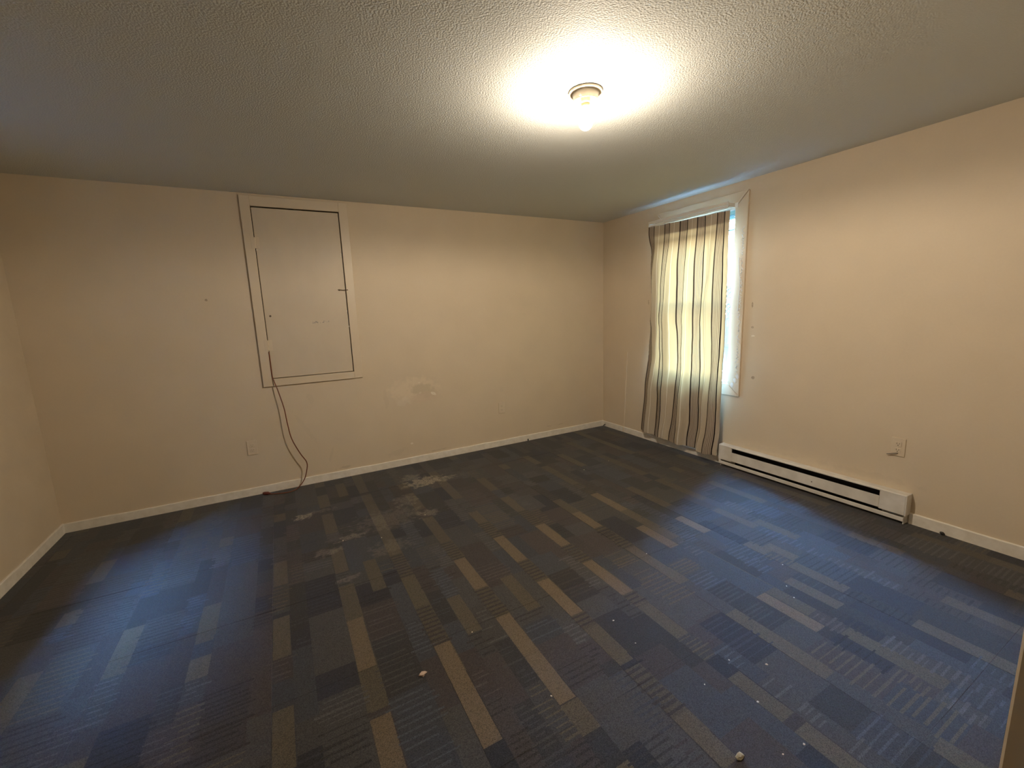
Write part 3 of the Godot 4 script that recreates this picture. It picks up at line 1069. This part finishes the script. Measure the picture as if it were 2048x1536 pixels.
# ---- electric baseboard heater
func build_heater() -> void:
	var h := thing("baseboard_heater", "white metal electric baseboard heater with long dark slots", "heater")
	var m := mat(lin(0.80, 0.78, 0.74), 0.35)
	m.albedo_texture = noise_tex(0.03, 14, 256, 4, two(Color(0.90, 0.89, 0.87), Color.WHITE))
	m.uv1_triplanar = true
	m.uv1_world_triplanar = true
	var za := 1.590
	var zb := 2.855
	var sa := 1.703
	var sb := 2.724
	box("back_plate", Vector3(-0.006, 0.0, za), Vector3(0, 0.190, zb), m, h)
	box("end_box", Vector3(-0.066, 0.060, za), Vector3(-0.006, 0.186, sa), m, h, 0.003)
	box("end_box", Vector3(-0.066, 0.060, sb), Vector3(-0.006, 0.186, zb), m, h, 0.003)
	# sloping top cover with a small lip
	var t := begin()
	var prof := [Vector2(-0.006, 0.192), Vector2(-0.056, 0.192), Vector2(-0.067, 0.187), Vector2(-0.067, 0.181), Vector2(-0.063, 0.1865), Vector2(-0.006, 0.1865)]
	var c := Vector3(-0.035, 0.1885, (za + zb) * 0.5)
	for i in prof.size():
		var j := (i + 1) % prof.size()
		face_out(t, [Vector3(prof[i].x, prof[i].y, za), Vector3(prof[j].x, prof[j].y, za), Vector3(prof[j].x, prof[j].y, zb), Vector3(prof[i].x, prof[i].y, zb)], c)
	obj("top_cover", t, m, h)
	box("front_panel", Vector3(-0.066, 0.068, sa), Vector3(-0.062, 0.1445, sb), m, h, 0.0015)
	box("bottom_rail", Vector3(-0.060, 0.018, za + 0.004), Vector3(-0.050, 0.044, zb - 0.004), m, h, 0.003)
	for z in [za + 0.004, zb - 0.009]:
		box("foot", Vector3(-0.050, 0.0, z), Vector3(-0.006, 0.060, z + 0.005), m, h)
	box("end_cap", Vector3(-0.0675, 0.058, zb), Vector3(-0.0, 0.193, zb + 0.007), m, h, 0.003)
	box("end_cap", Vector3(-0.0675, 0.058, za - 0.005), Vector3(-0.0, 0.193, za), m, h, 0.002)
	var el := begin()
	add_box(el, Vector3(-0.058, 0.078, sa), Vector3(-0.008, 0.1865, sa + 0.002))
	add_tube(el, [Vector3(-0.033, 0.105, sa), Vector3(-0.033, 0.105, sb)], [0.006], 8)
	var z := sa + 0.008
	while z < sb - 0.004:
		add_box(el, Vector3(-0.056, 0.074, z), Vector3(-0.012, 0.136, z + 0.0012))
		z += 0.009
	add_box(el, Vector3(-0.0075, 0.0, sa), Vector3(-0.0062, 0.186, sb))  # near-black sheet behind the fins paints in the shade of the slots
	obj("element_and_slot_shade", el, mats.dark, h)
	var sc := begin()
	add_blob(sc, Vector3(-0.0668, 0.102, 2.33), Vector3(0.0022, 0.004, 0.004), 2, 5, 8, 0.05)
	obj("screw", sc, mat(lin(0.18, 0.15, 0.12), 0.5, 0.5), h)

# ---- wall sockets
func outlet(at: Vector3, n: Vector3, label: String, m: Material, holes: Material) -> void:
	var o := thing("wall_outlet", label, "outlet")
	var side := Vector3.UP.cross(n)
	o.position = at
	o.basis = Basis(side, Vector3.UP, n)
	box("cover_plate", Vector3(-0.035, -0.0575, 0), Vector3(0.035, 0.0575, 0.006), m, o, 0.0025)
	for y in [0.0195, -0.0195]:
		var st := begin()
		add_box(st, Vector3(-0.0165, y - 0.0140, 0.006), Vector3(0.0165, y + 0.0140, 0.0085), 0.0015)
		var f := obj("socket_face", st, m, o)
		var hl := begin()
		add_box(hl, Vector3(-0.0075, y - 0.001, 0.0083), Vector3(-0.0050, y + 0.008, 0.0088))
		add_box(hl, Vector3(0.0050, y - 0.001, 0.0083), Vector3(0.0075, y + 0.007, 0.0088))
		add_box(hl, Vector3(-0.0025, y - 0.010, 0.0083), Vector3(0.0025, y - 0.005, 0.0088))
		obj("slot", hl, holes, f)
	var sc := begin()
	add_blob(sc, Vector3(0, 0, 0.0062), Vector3(0.003, 0.003, 0.0014), 4, 5, 8, 0.02)
	obj("screw", sc, m, o)

func build_outlets() -> void:
	var painted: Material = mats.cream_trim
	var holes := mat(lin(0.10, 0.075, 0.05), 0.7)
	outlet(Vector3(-3.588, 0.392, 0), Vector3(0, 0, 1), "beige painted outlet on the wall beside the hanging orange cord", painted, mat(lin(0.34, 0.28, 0.20), 0.6))
	outlet(Vector3(-1.357, 0.405, 0), Vector3(0, 0, 1), "beige painted outlet on the wall between the blemish and the corner", painted, mat(lin(0.34, 0.28, 0.20), 0.6))
	outlet(Vector3(0, 0.466, 2.768), Vector3(-1, 0, 0), "beige outlet with dark slots on the wall above the heater", painted, holes)
	# loose bit of dark wire under the outlet above the heater
	var st := begin()
	add_tube(st, smooth_path([Vector3(-0.008, 0.428, 2.772), Vector3(-0.016, 0.424, 2.755), Vector3(-0.013, 0.413, 2.730), Vector3(-0.012, 0.410, 2.718)], 5), [0.0022], 6)
	var w := obj("wire_stub", st, mat(lin(0.07, 0.05, 0.035), 0.5))
	tag(w, "short dark wire stub poking from the outlet above the heater", "wire")

# ---- orange extension cord
func build_cord() -> void:
	var o := thing("extension_cord", "orange-brown extension cord hanging from the hatch down to the floor", "cord")
	var m := mat(lin(0.17, 0.048, 0.020), 0.4)
	var pts := [Vector3(-3.3865, 1.14, 0.0215), Vector3(-3.3862, 1.06, 0.0215), Vector3(-3.3855, 0.955, 0.0225), Vector3(-3.379, 0.915, 0.030), Vector3(-3.358, 0.83, 0.052), Vector3(-3.332, 0.69, 0.066), Vector3(-3.322, 0.565, 0.074), Vector3(-3.305, 0.435, 0.078),
		Vector3(-3.258, 0.305, 0.080), Vector3(-3.218, 0.220, 0.080), Vector3(-3.223, 0.155, 0.078), Vector3(-3.250, 0.075, 0.074), Vector3(-3.300, 0.018, 0.080), Vector3(-3.345, 0.0045, 0.098), Vector3(-3.400, 0.0045, 0.105), Vector3(-3.460, 0.0045, 0.085), Vector3(-3.510, 0.006, 0.066)]
	var st := begin()
	add_tube(st, smooth_path(pts, 6), [0.0040], 8)
	obj("cable", st, m, o)
	var pl := begin()
	var a := Vector3(-3.505, 0.013, 0.068)
	var d := Vector3(-1.0, 0.0, -0.55).normalized()
	add_tube(pl, [a, a + d * 0.008, a + d * 0.016, a + d * 0.042, a + d * 0.052, a + d * 0.058], [0.005, 0.008, 0.0125, 0.0125, 0.0115, 0.009], 10)
	obj("plug", pl, mat(lin(0.12, 0.028, 0.020), 0.45), o)

func build_small_things() -> void:
	# painted-over cable cover in the corner beside the curtain
	var st := begin()
	add_tube(st, smooth_path([Vector3(-0.001, 0.905, 0.394), Vector3(-0.003, 0.80, 0.389), Vector3(-0.004, 0.45, 0.371), Vector3(-0.004, 0.075, 0.354), Vector3(-0.013, 0.058, 0.353), Vector3(-0.014, 0.002, 0.351)], 6), [0.0055], 8)
	var cc := obj("cable_cover", st, mats.cream_trim)
	tag(cc, "thin painted cable running up the wall beside the curtain", "cable")
	# crumbs of plaster on the carpet
	var cm := mat(lin(0.60, 0.53, 0.42), 0.7)
	var spots := [[-2.132, 2.572], [-2.144, 2.719], [-1.995, 3.299], [-1.895, 2.971], [-1.793, 3.057], [-2.072, 2.996], [-1.975, 3.137], [-2.082, 3.284], [-1.612, 2.262], [-1.098, 1.034], [-0.775, 0.98], [-1.086, 2.715], [-1.249, 2.827], [-1.306, 2.893], [-2.876, 1.258], [-2.544, 1.101], [-3.094, 1.163], [-2.584, 2.75], [-2.706, 2.308]]
	for i in spots.size():
		var s: Array = spots[i]
		var g := RandomNumberGenerator.new()
		g.seed = 100 + i
		var r := g.randf_range(0.0020, 0.0035)
		var b := begin()
		add_blob(b, Vector3.ZERO, Vector3(r * g.randf_range(1.0, 1.8), r * 0.75, r), i + 40, 4, 7, 0.25)
		var o := obj("plaster_crumb", b, cm)
		o.position = Vector3(s[0], r * 0.70, s[1])
		o.rotation.y = g.randf() * TAU
		tag(o, "tiny pale plaster crumb lying loose on the carpet", "crumb", "plaster crumbs on the carpet")
	var flake := begin()
	add_blob(flake, Vector3(-2.204, 0.0055, 3.222), Vector3(0.013, 0.006, 0.010), 5, 5, 9, 0.35)
	tag(obj("plaster_chunk", flake, mat(lin(0.30, 0.27, 0.19), 0.85)), "larger dull beige plaster chunk on the carpet among crumbs", "chunk")
	var leaf := begin()
	add_blob(leaf, Vector3(-2.962, 0.004, 2.416), Vector3(0.015, 0.0045, 0.011), 15, 4, 8, 0.4)
	tag(obj("paper_scrap", leaf, mat(lin(0.42, 0.32, 0.26), 0.8)), "small pinkish crumpled scrap on the carpet tiles", "scrap")
	# dark scraps lodged against the baseboards
	var dk := mat(lin(0.015, 0.013, 0.012), 0.6)
	var d1 := begin()
	add_box(d1, Vector3(-1.066, 0.0, 0.013), Vector3(-1.055, 0.022, 0.022), 0.002)
	tag(obj("carpet_scrap", d1, dk), "black scrap standing against the baseboard under the hatch wall", "scrap")
	var d2 := begin()
	add_tube(d2, [Vector3(-0.016, 0.006, 0.022), Vector3(-0.020, 0.030, 0.055)], [0.005, 0.004], 6)
	tag(obj("carpet_scrap", d2, dk), "black scrap leaning in the corner of the two walls", "scrap")
	var d3 := begin()
	add_blob(d3, Vector3(-0.022, 0.010, 3.02), Vector3(0.008, 0.010, 0.012), 8, 5, 8, 0.3)
	tag(obj("carpet_scrap", d3, dk), "black scrap against the baseboard past the heater", "scrap")
